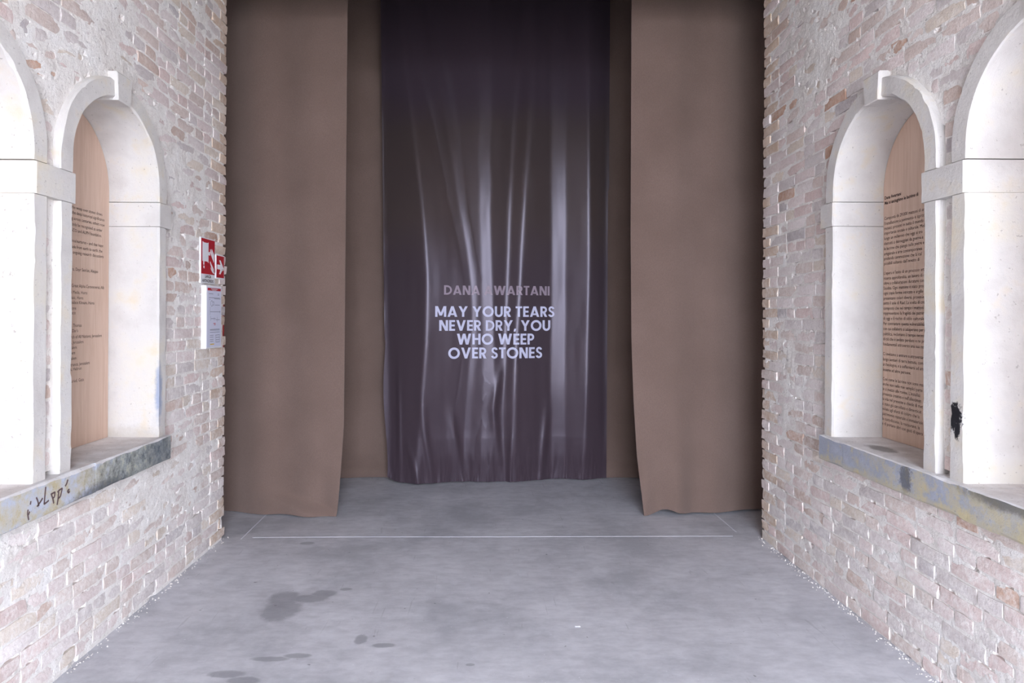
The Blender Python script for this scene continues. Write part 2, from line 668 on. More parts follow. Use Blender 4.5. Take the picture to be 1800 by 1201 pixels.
def niche(s, idx, wname):
    y0, y1 = NICHES[idx]
    yc = (y0 + y1) / 2
    root = empty(wname)
    tag(root, kind='structure')
    sd = 40 * idx + (100 if s > 0 else 0)
    bigchip = dict(chamfer=0.006, chip=0.007)
    # jambs
    upright('jamb_stone', s, y1, y1 + T, Z_SILL1, Z_IMP0, -PROUD, DEPTH + 0.02, root, seed=sd + 1, **bigchip)
    upright('jamb_stone', s, y0 - T, y0, Z_SILL1, Z_IMP0, -PROUD, DEPTH + 0.02, root, seed=sd + 2, **bigchip)
    # impost blocks: the far one stands alone, the one between the niches is shared
    ip = -PROUD - 0.005
    if idx == 0:
        upright('impost_stone', s, y1 - 0.004, y1 + T + 0.048, Z_IMP0 + 0.002, Z_IMP1 - 0.002, ip, DEPTH + 0.02, root, seed=sd + 3, chamfer=0.004, chip=0.004)
        upright('impost_stone', s, 2.716, 2.990, Z_IMP0 + 0.002, Z_IMP1 - 0.002, ip, DEPTH + 0.02, root, seed=sd + 4, chamfer=0.005, chip=0.006)
    else:
        upright('impost_stone', s, y0 - T - 0.048, y0 + 0.008, Z_IMP0 + 0.002, Z_IMP1 - 0.002, ip, DEPTH + 0.02, root, seed=sd + 3, chamfer=0.004, chip=0.004)
    # the two arch stones
    for side in (1, -1):
        path, nor = [], []
        for q in np.linspace(Z_IMP1 + 0.002, Z_SPR, 4)[:-1]:
            path.append((yc + side * R_IN, q))
            nor.append((side, 0))
        for a in np.linspace(0, PI / 2 - 0.004, 34):
            path.append((yc + side * R_IN * math.cos(a), Z_SPR + R_IN * math.sin(a)))
            nor.append((side * math.cos(a), math.sin(a)))
        sweep('arch_stone', s, path, nor, 0, T, -PROUD, DEPTH + 0.02, M['stone'], root, seed=sd + 6 + side, chamfer=0.005, chip=0.007)
    # keystone
    D = dist(s)
    zi, zo = Z_SPR + R_IN - 0.017, Z_SPR + R_IN + T + 0.028
    rows = []
    for o in (-PROUD - 0.016, -PROUD - 0.012, 0.06):
        e = 0.005 if o == -PROUD - 0.016 else 0.0
        rows.append([(s * (D + o), yc + yy, zz(s, z)) for yy, z in
                     ((-0.060 + e, zi + e), (0.060 - e, zi + e), (0.071 - e, zo - e), (-0.071 + e, zo - e))])
    v = [p for r_ in rows for p in r_]
    f = [(0, 1, 2, 3), (8, 11, 10, 9)]
    for r_ in range(2):
        for j in range(4):
            a, b = r_ * 4 + j, r_ * 4 + (j + 1) % 4
            f.append((a, b, b + 4, a + 4))
    link('keystone', mesh_of('keystone', v, f), M['stone'], root)
    return root


WIN = {}
WIN[(-1, 0)] = niche(-1, 0, 'window_1')
WIN[(-1, 1)] = niche(-1, 1, 'window_2')
WIN[(1, 0)] = niche(1, 0, 'window_3')
WIN[(1, 1)] = niche(1, 1, 'window_4')

for s, cuts, nm in ((-1, [1.79, 2.40, 3.10, 3.832], 'trim_1'), (1, [1.79, 2.645, 3.575, 3.832], 'trim_2')):
    root = empty(nm)
    tag(root, kind='structure')
    for i in range(len(cuts) - 1):
        lying('sill_stone', s, cuts[i] + 0.0012, cuts[i + 1] - 0.0012, Z_SILL0, Z_SILL1, -0.066, DEPTH + 0.06, root,
              M['sill_l'] if s < 0 else M['sill_r'], seed=31 + i + 7 * s, chamfer=0.004, chip=0.011)
    if s < 0:
        # scrawl on the sill's front
        strokes = [[(310, 845), (322, 872), (332, 915)], [(316, 920), (345, 880), (362, 850)], [(386, 758), (380, 830), (374, 900)], [(374, 900), (400, 880), (412, 868)],
                   [(430, 812), (446, 858), (452, 892)], [(436, 815), (462, 800), (458, 838), (446, 850)], [(482, 800), (500, 782), (521, 768), (506, 835), (484, 858)],
                   [(480, 905), (486, 862), (492, 800)], [(566, 698), (556, 730), (545, 752)], [(578, 775), (562, 792), (574, 806), (580, 790)],
                   [(266, 876), (262, 905)], [(244, 945), (240, 975), (250, 1030)], [(258, 960), (246, 990)]]
        b = MB()
        for st in strokes:
            p3 = [on_x(x / 4.62, 700 + y / 4.62, -DL + 0.0665) for x, y in st]
            for (ya, za), (yb, zb) in zip(p3[:-1], p3[1:]):
                d = math.hypot(yb - ya, zb - za) + 1e-6
                py, pz = -(zb - za) / d * 0.0035, (yb - ya) / d * 0.0035
                X0, X1 = -DL + 0.0655, -DL + 0.0672
                vs = [(X, y + sg * py, z + sg * pz) for X in (X0, X1) for (y, z) in ((ya, za), (yb, zb)) for sg in (-1, 1)]
                b.add(vs, [(4, 5, 7, 6), (0, 1, 5, 4), (2, 6, 7, 3), (0, 4, 6, 2), (1, 3, 7, 5)])
        b.build('graffiti', M['scrawl'], root)['label'] = 'brown illegible scrawl on the painted front'

# ------------------------------------------------------------------ brick walls
NOTCH = {-1: [(1.375, 1.452), (0.105, 0.172)], 1: []}
PALETTE = [((206, 190, 184), 5), ((198, 180, 168), 4), ((192, 184, 180), 4), ((204, 190, 170), 3), ((188, 162, 144), 1.4), ((180, 132, 98), 0.6),
           ((170, 164, 164), 0.5), ((202, 178, 170), 3), ((212, 202, 197), 4)]
PW = np.array([p[1] for p in PALETTE]) / sum(p[1] for p in PALETTE)


def tint(first=False):
    if first and rng.random() < 0.6:
        return lin(*np.clip(np.array((206, 180, 156), float) + rng.normal(0, 7), 30, 240))
    c = np.array(PALETTE[rng.choice(len(PALETTE), p=PW)][0], float) + 18 + rng.normal(0, 5)
    c = c + (c.mean() - c) * 0.1 + np.array((0, -1, 2))
    return lin(*np.clip(c, 30, 240))


def brick_shape(L, Hh, seed):
    """front toward +X at x=0, y 0..L, z 0..H; eroded edges"""
    r = np.random.default_rng(seed)
    nu, nv = 3, 2
    if L < 0.16:
        nu = 2
    front, v, f = {}, [], []
    for j in range(nv + 1):
        for i in range(nu + 1):
            edge = i in (0, nu) or j in (0, nv)
            corner = i in (0, nu) and j in (0, nv)
            y = L * i / nu + (r.normal(0, 0.0035) if 0 < i < nu else 0)
            z = Hh * j / nv + r.normal(0, 0.0018)
            ins = (0.002 + abs(r.normal(0, 0.0018))) if edge else 0
            if i == 0: y += ins * 0.8
            if i == nu: y -= ins * 0.8
            if j == 0: z += ins * 0.6
            if j == nv: z -= ins * 0.6
            x = r.normal(0, 0.0012) - (0.002 + abs(r.normal(0, 0.0018)) if edge else 0) - (0.002 if corner else 0)
            front[(i, j)] = len(v)
            v.append((x, y, z))
    for j in range(nv):
        for i in range(nu):
            f.append((front[(i, j)], front[(i + 1, j)], front[(i + 1, j + 1)], front[(i, j + 1)]))
    ring = [(i, 0) for i in range(nu)] + [(nu, j) for j in range(nv)] + [(i, nv) for i in range(nu, 0, -1)] + [(0, j) for j in range(nv, 0, -1)]
    back = []
    for (i, j) in ring:
        back.append(len(v))
        v.append((-0.07, L * i / nu, Hh * j / nv))
    m = len(ring)
    for k in range(m):
        a, b = front[ring[k]], front[ring[(k + 1) % m]]
        f.append((a, back[k], back[(k + 1) % m], b))
    return v, f


STRETCH = [brick_shape(0.245, 0.0625, 100 + i) for i in range(9)]
HEADER = [brick_shape(0.115, 0.0625, 200 + i) for i in range(9)]
ST_ME = [mesh_of('brick', v, f, False, True, 60) for v, f in STRETCH]
HE_ME = [mesh_of('brick', v, f, False, True, 60) for v, f in HEADER]
for me in ST_ME + HE_ME:
    me.materials.append(M['brick'])


def layout(s):
    """rows of (y0, y1, z0) for one wall"""
    out = []
    r = random.Random(5 + s)
    k = 0
    z = 0.004
    while z < Z_CEIL - 0.07:
        y = Y_END
        first = True
        seq = k % 2
        while y > 1.3:
            if first:
                L = 0.115 if seq else 0.245
                L += r.uniform(-0.012, 0.006)
            else:
                L = 0.245 + r.uniform(-0.02, 0.012) if r.random() < (0.62 if seq else 0.42) else 0.115 + r.uniform(-0.012, 0.015)
            y0 = y - L
            segs = [(y0, y - (r.uniform(-0.008, 0.006) if first else 0))]
            z0 = z + r.uniform(-0.002, 0.002)
            for (b0, b1) in blocked(s, z0 + 0.004, z0 + 0.05):
                nxt = []
                for (p, q) in segs:
                    if q <= b0 or p >= b1:
                        nxt.append((p, q))
                    else:
                        if p < b0 - 0.035: nxt.append((p, b0 - 0.006))
                        if q > b1 + 0.035: nxt.append((b1 + 0.006, q))
                segs = nxt
            for (p, q) in segs:
                if first and any(a - 0.03 < z0 < b - 0.03 for a, b in NOTCH[s]):
                    q -= 0.07
                if q - p > 0.035:
                    out.append((p, q, z0, first))
            y = y0 - r.uniform(0.006, 0.011)
            first = False
        z += 0.0700
        k += 1
    return out


def smear_mask(s, P):
    low = fbm(P * np.array([1, 1.5, 1.7]), 50 + s)
    y, z = P[:, 1], P[:, 2]
    m = sstep(0.55, 0.75, low + (0.05 if s < 0 else 0.03)) * 0.8
    around = sstep(3.9, 3.3, y) * sstep(2.3, 2.6, z) * (0.45 if s < 0 else 0.3)
    m = np.clip(m + around * sstep(0.35, 0.55, low + 0.1), 0, 1)
    quoin = sstep(4.42, 4.50, y)
    return m * (1 - 0.8 * quoin)


def brick_wall(s, name):
    D = dist(s)
    # mortar face with openings
    st = 0.0125
    ysg = np.arange(1.25, Y_END + 1e-6, st)
    ysg[-1] = Y_END - 0.012
    zsg = np.arange(-0.06, Z_CEIL + 0.01, st)
    ny_, nz_ = len(ysg), len(zsg)
    YY, ZZ = np.meshgrid(ysg, zsg, indexing='ij')
    P = np.stack([np.full(YY.size, s * 7.3), YY.ravel(), ZZ.ravel()], 1)
    sm = smear_mask(s, P)
    off = 0.0030 + 0.005 * (fbm(P * 11, 3 + s) - 0.5) + 0.0065 * (fbm(P * 38, 9 + s, 3) - 0.5) - 0.0068 * sm
    holes = sstep(0.68, 0.80, fbm(P * np.array([1, 17, 30]), 33 + s, 2))
    off = off + 0.016 * holes * (1 - 0.5 * sm)
    off = off + 0.012 * sstep(Y_END - 0.03, Y_END - 0.01, P[:, 1])
    X = s * (D + off)
    keep = np.ones((ny_ - 1, nz_ - 1), bool)
    yc_ = (ysg[:-1] + ysg[1:]) / 2
    for j in range(nz_ - 1):
        zc = (zsg[j] + zsg[j + 1]) / 2 - Z_REF[s]
        if zc < Z_SILL0 + 0.03 or zc > Z_SPR + R_IN + T:
            continue
        if zc < Z_SILL1 + 0.02:
            keep[(yc_ < SILL_Y[1] - 0.03) & (yc_ > SILL_Y[0] + 0.03), j] = False
            continue
        for (y0, y1) in NICHES:
            c = (y0 + y1) / 2
            hw = R_IN + 0.04
            if zc > Z_SPR:
                q = hw * hw - (zc - Z_SPR) ** 2
                if q <= 0: continue
                hw = math.sqrt(q)
            keep[np.abs(yc_ - c) < hw, j] = False
    idx = np.arange(ny_ * nz_).reshape(ny_, nz_)
    a, b, c, d = idx[:-1, :-1][keep], idx[1:, :-1][keep], idx[1:, 1:][keep], idx[:-1, 1:][keep]
    faces = np.stack([a, d, c, b] if s > 0 else [a, b, c, d], 1).tolist()
    V = np.stack([X, P[:, 1], P[:, 2]], 1).tolist()
    # body of the wall: plain stretch toward the entrance, core behind the niches, end face, head
    def boxv(o0, o1, y0, y1, z0, z1):
        x0, x1 = sorted((s * (D + o0), s * (D + o1)))
        base = len(V)
        V.extend([[x0, y0, z0], [x1, y0, z0], [x1, y1, z0], [x0, y1, z0], [x0, y0, z1], [x1, y0, z1], [x1, y1, z1], [x0, y1, z1]])
        faces.extend([[base + i for i in q] for q in [(0, 3, 2, 1), (4, 5, 6, 7), (0, 1, 5, 4), (1, 2, 6, 5), (2, 3, 7, 6), (3, 0, 4, 7)]])
    boxv(0.002, 0.85, Y_FRONT - 0.5, 1.26, -0.1, Z_CEIL)
    boxv(DEPTH + 0.05, 0.85, 1.26, Y_END - 0.02, -0.1, Z_CEIL)
    boxv(0.016, DEPTH + 0.06, 3.88, Y_END - 0.014, -0.1, Z_CEIL)
    boxv(0.03, DEPTH + 0.06, 1.26, 3.9, -0.1, Z_SILL0 - 0.01)
    boxv(0.03, DEPTH + 0.06, 1.26, 3.9, 2.76, Z_CEIL)
    boxv(0.85, 1.6, Y_END - 0.5, Y_END - 0.02, -0.1, Z_CEIL)
    me = mesh_of(name, V, faces, False, False)
    wall = link(name, me, M['mortar'])
    tag(wall, kind='structure')
    # bricks
    rows = layout(s)
    info = []
    for (p, q, z0, first) in rows:
        vis = 0
        ym = (p + q) / 2
        sc_ = F / ym
        xa, xb = 857 + s * F * D / q, 857 + s * F * D / p
        yy = 554 - (z0 + 0.03 - EYE) * sc_
        inside = (min(max(xa, 0), 1800) - min(max(xb, 0), 1800))
        if -15 < yy < 1216 and abs(inside) > 0:
            vis = abs(inside) * 0.057 * sc_
        info.append(vis)
    order = sorted(range(len(rows)), key=lambda i: -info[i])
    single = set(order[:300]) if len(order) > 300 else set(order)
    bv, bf, btint = [], [], []
    for i, (p, q, z0, first) in enumerate(rows):
        L = q - p
        bank, bme = (STRETCH, ST_ME) if L > 0.17 else (HEADER, HE_ME)
        k = rng.integers(0, 9)
        nomL = 0.245 if L > 0.17 else 0.115
        pr = rng.normal(0.0028, 0.0013)
        if first:
            pr = rng.normal(0.0055, 0.0025)
        hs = rng.uniform(0.95, 1.04)
        t = tint(first)
        if i in single:
            o = bpy.data.objects.new('brick', bme[k])
            COL.objects.link(o)
            o.parent = wall
            o.color = t
            if s < 0:
                o.location = (-D + pr, p, z0)
                o.rotation_euler = (rng.normal(0, 0.010), 0, rng.normal(0, 0.005))
            else:
                o.location = (D - pr, q, z0)
                o.rotation_euler = (rng.normal(0, 0.010), 0, PI + rng.normal(0, 0.005))
            o.scale = (1, L / nomL, hs)
        else:
            if info[i] == 0 and (p < 1.6 or z0 > 4.6):
                continue
            vv, ff = bank[k]
            base = len(bv)
            for (x, y, z) in vv:
                y2 = y * L / nomL
                if s < 0:
                    bv.append((-D + pr + x, p + y2, z0 + z * hs))
                else:
                    bv.append((D - pr - x, q - y2, z0 + z * hs))
            for q_ in ff:
                bf.append(tuple(base + j for j in q_))
                btint.append(t)
    me = mesh_of('brickwork', bv, bf, False, True, 60)
    at = me.attributes.new('tint', 'FLOAT_COLOR', 'FACE')
    at.data.foreach_set('color', np.array(btint, np.float32).ravel())
    bo = link('brickwork', me, M['brick_mass'], wall)
    tag(bo, kind='stuff')
    return wall


WALL_L = brick_wall(-1, 'wall_left')
WALL_R = brick_wall(1, 'wall_right')

# ------------------------------------------------------------------ plywood text panels in the niches
def ply_panel(s, idx, name):
    y0, y1 = NICHES[idx]
    yc, r = (y0 + y1) / 2, R_IN - 0.004
    D = dist(s)
    out = [(yc - r, Z_SILL1 + 0.002)]
    for a in np.linspace(PI, 0, 41):
        out.append((yc + r * math.cos(a), Z_SPR + r * math.sin(a)))
    out.append((yc + r, Z_SILL1 + 0.002))
    n = len(out)
    X0, X1 = s * (D + DEPTH - 0.005), s * (D + DEPTH + 0.014)
    v = [(X0, y, zz(s, z)) for y, z in out] + [(X1, y, zz(s, z)) for y, z in out]
    f = [tuple(range(n)), tuple(range(2 * n - 1, n - 1, -1))] + [(i, (i + 1) % n, n + (i + 1) % n, n + i) for i in range(n)]
    return mesh_of(name, v, f), X0


def text_mesh(lines, s, X, name, mat, parent):
    """lines: (string, y of the anchored end, z of the baseline, size, 'LEFT'|'RIGHT', weight)"""
    V, Fc = [], []
    sgn = 1 if s < 0 else -1     # reading direction along Y
    for (txt, y, z, size, al, wt) in lines:
        cu = bpy.data.curves.new('t', 'FONT')
        cu.body = txt
        cu.size = size
        cu.align_x = al
        cu.resolution_u = 2
        cu.offset = wt
        cu.fill_mode = 'FRONT'
        cu.extrude = 0.0
        ob = bpy.data.objects.new('t', cu)
        COL.objects.link(ob)
        dg = bpy.context.evaluated_depsgraph_get()
        me = bpy.data.meshes.new_from_object(ob.evaluated_get(dg))
        base = len(V)
        for q in me.vertices:
            V.append((X - s * 0.0007, y + sgn * q.co.x, z + q.co.y))
        for p in me.polygons:
            Fc.append(tuple(base + i for i in p.vertices))
        bpy.data.objects.remove(ob)
        bpy.data.curves.remove(cu)
        bpy.data.meshes.remove(me)
    return link(name, mesh_of(name, V, Fc, False), mat, parent)


me, XP = ply_panel(1, 0, 'text_panel')
panel_r = tag(link('text_panel', me, M['ply']), 'tan plywood panel with dense Italian paragraphs in the arched right wall niche', 'panel')
IT = [("Dana Awartani", 344, 1), ("Mai si asciughino le lacrime di", 353, 1),
      ("Composta da 29.000 mattoni di arg", 380, 0), ("l'installazione a pavimento è ispirata", 389, 0), ("mosaici presenti in tutto il mondo a", 397.5, 0),
      ("importanza sociale e culturale. Mol", 406, 0), ("lungo un millennio che oggi si tro", 415, 0), ("distrutti o danneggiati da guerre e", 424, 0),
      ("le lacrime che piango sulle pietre e", 433, 0), ("artigianale e arte contemporanea", 442, 0), ("profonda commozione che la cul", 450.5, 0), ("possibili soltanto dall'innesto di", 459, 0),
      ("L'opera è l'esito di un processo arte", 476, 0), ("ricerca approfondita, un lavoro di du", 485, 0), ("oltre a collaborazioni durature con ar", 493.6, 0), ("Saudita. Ogni mattone è stato prod", 502.4, 0),
      ("ogni copia forme intricate e argille c", 511, 0), ("presentano colori diversi, provenient", 520, 0), ("sotto il sole di Riad. La scelta di cre", 528.5, 0), ("composto che nel tempo i mattoni si", 537.3, 0),
      ("rappresentano la fragilità dei patrimo", 546, 0), ("di oggi e il rischio di oblio culturale c", 555, 0), ("Per contrastare questa vulnerabilità,", 564, 0), ("con cui collabora si adoperano per p", 573, 0),
      ("pubblica, reclamano il tempo necess", 582, 0), ("di ciò che è andato perduto e ne pre", 591, 0), ("fondamentali attraverso una sua mate", 600, 0),
      ("Ci invitiamo a entrare e attraversare", 617, 0), ("lungo sentieri di terra battuta, come", 626.3, 0), ("archeologica, e a soffermarsi ad am", 635.3, 0), ("insieme ad altre persone.", 644.6, 0),
      ("Così come le lacrime non sono mai", 661, 0), ("anche non nelle mie semplici parte", 669.8, 0), ("le si mezzo alle rovine. L'installaz", 678.4, 0), ("presenza creativa e nell'allestimen", 687, 0),
      ("la vita nel presente e chiede di met", 695.7, 0), ("è stato già cancellato e dimenticat", 704.4, 0), ("voluta agli sforzi di coloro che la", 713, 0), ("patrimonio materiale e immateriale", 721.8, 0),
      ("la custodiscono, la restaurano, la", 730.5, 0), ("e di portano altri con gesti di spera", 739, 0)]
lines = []
for t, py, b in IT:
    y, z = on_x(1553.0, py, XP)
    lines.append((t, y, z, 0.0245, 'LEFT', 0.0006 if b else 0.0))
text_mesh(lines, 1, XP, 'lettering', M['ink'], panel_r)['kind'] = 'stuff'

me, XP = ply_panel(-1, 0, 'text_panel')
panel_l = tag(link('text_panel', me, M['ply']), 'tan plywood panel with ragged English lines in the arched left wall niche', 'panel')
EN = [("those who weep over stones draws", 178, 385), ("of the deep historical significance", 181.7, 394.6), ("spanning across centuries, others now", 182, 404), ("which may only be recognised as under", 178, 413),
      ("the UNESCO and ALIPH foundation.", 177.5, 422.5), ("of experience/nurtures – and that hope", 180, 440), ("bricks made from earth to earth, the", 178.5, 449.6), ("from ongoing research discussions", 181, 459),
      ("of the ruins, Dayr Sem'an, Aleppo", 171.5, 485.5), ("the Great Alpha Caravanserai, Alb", 182.5, 513.5), ("of the Media, Homs", 153, 523), ("mosaic, Hama", 146, 532),
      ("the palace Khnum, Hama", 165.5, 540.6), ("the stone", 133.6, 550), ("the place", 132.7, 558.3), ("of Saint Thomas", 143.8, 580), ("of the Dar's", 137.5, 589.5),
      ("Church of All Nations, Jerusalem", 179.2, 597.5), ("old city, Jerusalem", 147.3, 608.7), ("of Jerusalem", 135.6, 618.8), ("in Salem", 132.8, 628.4), ("Jerusalem", 135.2, 637.6),
      ("the entrance, Jerusalem", 158.5, 645.5), ("houses, Hebron", 144.5, 655.2), ("the buried, Gaza", 148.5, 675)]
lines = []
for t, px, py in EN:
    y, z = on_x(px, py + 2, XP)
    lines.append((t, y, z, 0.0235, 'RIGHT', 0.0))
text_mesh(lines, -1, XP, 'lettering', M['ink'], panel_l)['kind'] = 'stuff'

me, XP = ply_panel(1, 1, 'plywood_panel')
tag(link('plywood_panel', me, M['ply']), 'sliver of blank tan plywood closing the nearer arched niche of the right wall', 'panel')
me, XP = ply_panel(-1, 1, 'back_panel')
link('back_panel', me, M['ply'], WIN[(-1, 1)])

# ------------------------------------------------------------------ signs on the left wall
def plate(b, y0, y1, z0, z1, o0, o1):
    """box on the left wall, o measured from the wall plane into the room"""
    b.box(-DL + o0, -DL + o1, y0, y1, z0, z1)


def flat(b, pts, o, th=0.0008):
    n = len(pts)
    v = [(-DL + o, y, z) for y, z in pts] + [(-DL + o - th, y, z) for y, z in pts]
    b.add(v, [tuple(range(n)), tuple(range(2 * n - 1, n - 1, -1))] + [(i, n + i, n + (i + 1) % n, (i + 1) % n) for i in range(n)])


SY0, SY1, SZ0, SZ1 = 4.352, 4.575, 1.752, 2.046
sign = tag(empty('fire_hose_sign', (-DL + 0.01, (SY0 + SY1) / 2, SZ0)), 'red and white fire hose sign with reel and flame symbol on the left brick wall', 'sign')
base_off = Vector(sign.location)


def child(b, name, mat, root):
    o = b.build(name, mat, root)
    o.matrix_parent_inverse = root.matrix_basis.inverted()
    return o


b = MB(); plate(b, SY0, SY1, SZ0, SZ1, 0.0, 0.0105); child(b, 'plate', M['white'], sign)
ry0, ry1, rz0, rz1 = SY0 + 0.006, SY1 - 0.004, 1.812, 2.040
b = MB(); plate(b, ry0, ry1, rz0, rz1, 0.0098, 0.0112); child(b, 'red_field', M['red'], sign)


def sg(x, y):   # sign-zoom pixels -> y, z on the red field
    return ry0 + (x - 150) / 290.0 * (ry1 - ry0), rz1 - (y - 100) / 765.0 * (rz1 - rz0)


b = MB()
o_ = 0.0120
flat(b, [sg(172, 165), sg(200, 185), sg(280, 185), sg(300, 165), sg(300, 620), sg(280, 590), sg(200, 590), sg(172, 590)], o_)
flat(b, [sg(190, 590), sg(212, 590), sg(212, 670), sg(190, 670)], o_)
flat(b, [sg(194, 690), sg(214, 690), sg(214, 750), sg(194, 735)], o_)
flat(b, [sg(300, 385), sg(335, 360), sg(335, 450), sg(300, 440)], o_)
child(b, 'hose_symbol', M['white'], sign)
b = MB()
for dx, dy, sc2 in ((0, 0, 1.0), (38, -10, 0.85), (-5, 270, 0.8), (10, 400, 0.55)):
    le = [(338, 310), (352, 400), (372, 470), (400, 540), (418, 590)]
    ri = [(345, 305), (372, 380), (398, 440), (420, 500), (424, 560)]
    pts = [(340 + (x - 340) * (1 if dy < 200 else 1.0) + dx * (0.75 if dy < 200 else 1), 310 + (y - 310) * sc2 + dy) for x, y in le + ri[::-1]]
    pts = [(min(x, 428), min(y, 835)) for x, y in pts]
    flat(b, [sg(*p) for p in pts], o_)
child(b, 'flame_symbol', M['white'], sign)


def sign_text(txts, root, X, name, mat):
    o = text_mesh(txts, -1, X, name, mat, root)
    o.matrix_parent_inverse = root.matrix_basis.inverted()
    return o


def ctext(txt, yc, z, size, wt=0.0008):
    return (txt, yc, z, size, 'CENTER', wt)


sign_text([ctext('LANCIA', (SY0 + SY1) / 2, 1.788, 0.027), ctext('ANTINCENDIO', (SY0 + SY1) / 2, 1.760, 0.026)], sign, -DL + 0.0108, 'lettering', M['ink'])['kind'] = 'stuff'

arrow = tag(empty('arrow_sign', (-DL + 0.01, 4.665, 1.80)), 'small red sign with a white arrow beside the fire hose sign', 'sign')
b = MB(); plate(b, 4.598, 4.738, 1.793, 1.955, 0.0, 0.0105); child(b, 'plate', M['white'], arrow)
b = MB(); plate(b, 4.604, 4.732, 1.800, 1.948, 0.0098, 0.0112); child(b, 'red_field', M['red'], arrow)
def ar(u, v):
    return 4.604 + u * 0.128, 1.948 - v * 0.148
b = MB()
flat(b, [ar(*p) for p in [(0.08, 0.41), (0.52, 0.41), (0.34, 0.20), (0.52, 0.20), (0.92, 0.52), (0.52, 0.84), (0.34, 0.84), (0.52, 0.62), (0.08, 0.62)]], o_)
child(b, 'arrow', M['white'], arrow)

BY0, BY1, BZ0, BZ1 = 4.385, 4.630, 1.328, 1.737
board = tag(empty('notice_board', (-DL + 0.01, (BY0 + BY1) / 2, BZ0)), 'thick white framed notice board of printed plans below the fire hose sign', 'notice')
b = MB(); plate(b, BY0, BY1, BZ0, BZ1, 0.0, 0.034); child(b, 'frame', M['white'], board)
b = MB(); plate(b, BY0 + 0.010, BY1 - 0.008, BZ0 + 0.008, BZ1 - 0.010, 0.0325, 0.0348); child(b, 'paper', M['paper'], board)
def bd(u, v):
    return BY0 + 0.010 + u * (BY1 - BY0 - 0.018), BZ1 - 0.010 - v * (BZ1 - BZ0 - 0.018)
def brect(b, u0, u1, v0, v1, o=0.0355):
    flat(b, [bd(u0, v0), bd(u1, v0), bd(u1, v1), bd(u0, v1)], o)
b = MB(); brect(b, 0.03, 0.97, 0.012, 0.055); child(b, 'red_heading', M['red'], board)
b = MB(); brect(b, 0.25, 0.72, 0.024, 0.033, 0.0360); brect(b, 0.34, 0.64, 0.041, 0.048, 0.0360); child(b, 'heading_text', M['white'], board)
b = MB()
rr = random.Random(3)
for (u0, u1, v) in [(0.12, 0.42, 0.105), (0.75, 0.85, 0.10), (0.75, 0.85, 0.12), (0.12, 0.9, 0.17), (0.5, 0.95, 0.185), (0.15, 0.2, 0.2), (0.55, 0.9, 0.29), (0.2, 0.95, 0.405), (0.25, 0.6, 0.52),
                    (0.6, 0.9, 0.54), (0.2, 0.9, 0.70), (0.2, 0.9, 0.715), (0.2, 0.9, 0.75), (0.2, 0.45, 0.80), (0.2, 0.45, 0.83), (0.2, 0.45, 0.87), (0.2, 0.45, 0.90), (0.6, 0.9, 0.80), (0.62, 0.9, 0.84), (0.62, 0.88, 0.88), (0.62, 0.9, 0.92)]:
    brect(b, u0, u1, v, v + 0.008)
for (u0, u1, v0, v1) in [(0.2, 0.205, 0.33, 0.46), (0.25, 0.255, 0.48, 0.56), (0.5, 0.505, 0.5, 0.56), (0.9, 0.91, 0.39, 0.43), (0.72, 0.726, 0.5, 0.58), (0.62, 0.626, 0.8, 0.93), (0.9, 0.906, 0.8, 0.93)]:
    brect(b, u0, u1, v0, v1)
for cx, cy, r0 in ((0.32, 0.27, 0.05), (0.45, 0.27, 0.035)):
    for k in range(16):
        a0, a1 = k * PI / 8, (k + 1) * PI / 8
        flat(b, [bd(cx + r0 * 1.6 * math.cos(a0), cy + r0 * math.sin(a0)), bd(cx + r0 * 1.6 * math.cos(a1), cy + r0 * math.sin(a1)),
                 bd(cx + r0 * 1.4 * math.cos(a1), cy + r0 * 0.85 * math.sin(a1)), bd(cx + r0 * 1.4 * math.cos(a0), cy + r0 * 0.85 * math.sin(a0))], 0.0355)
child(b, 'plan_drawing', M['grey_ink'], board)
b = MB(); brect(b, 0.45, 0.6, 0.60, 0.612); brect(b, 0.5, 0.6, 0.625, 0.635); child(b, 'red_print', M['red'], board)
b = MB(); brect(b, 0.22, 0.5, 0.945, 0.962); child(b, 'yellow_mark', M['yellow'], board)

cab = tag(empty('hose_cabinet', (-2.02, 4.87, 1.20)), 'dark red cabinet edge showing through a gap in the end of the left wall', 'cabinet')
b = MB(); b.box(-2.2, -1.852, 4.775, 4.80, 1.18, 1.62); child(b, 'body', M['cab_red'], cab)
b = MB(); b.box(-2.17, -1.88, 4.80, 4.808, 1.21, 1.59); child(b, 'door', M['cab_red'], cab)

# ------------------------------------------------------------------ curtains
def curtain(name, X0f, X1f, z0f, z1, depth, mat, nx=150, nz=150, thick=0.006, parent=None):
    """X0f, X1f: edge as a function of z; depth(u, x, z) gives Y"""
    us, vs_ = np.linspace(0, 1, nx), np.linspace(0, 1, nz) ** 1.4
    V, Fc = [], []
    for side in (0, 1):
        for v in vs_:
            for u in us:
                z_guess = v * z1
                x = X0f(z_guess) * (1 - u) + X1f(z_guess) * u
                zb = z0f(u, x)
                z = zb + v * (z1 - zb)
                V.append((x, depth(u, x, z) + side * thick, z))
    n = nx * nz
    for j in range(nz - 1):
        for i in range(nx - 1):
            a = j * nx + i
            Fc.append((a, a + 1, a + nx + 1, a + nx))
            Fc.append((n + a, n + a + nx, n + a + nx + 1, n + a + 1))
    for j in range(nz - 1):
        a, c = j * nx, j * nx + nx - 1
        Fc.append((a, a + nx, n + a + nx, n + a))
        Fc.append((c, n + c, n + c + nx, c + nx))
    for i in range(nx - 1):
        Fc.append((i, n + i, n + i + 1, i + 1))
    return link(name, mesh_of(name, V, Fc, False, True, 50), mat, parent)


def g(x, c, w_):
    return math.exp(-((x - c) / w_) ** 2)


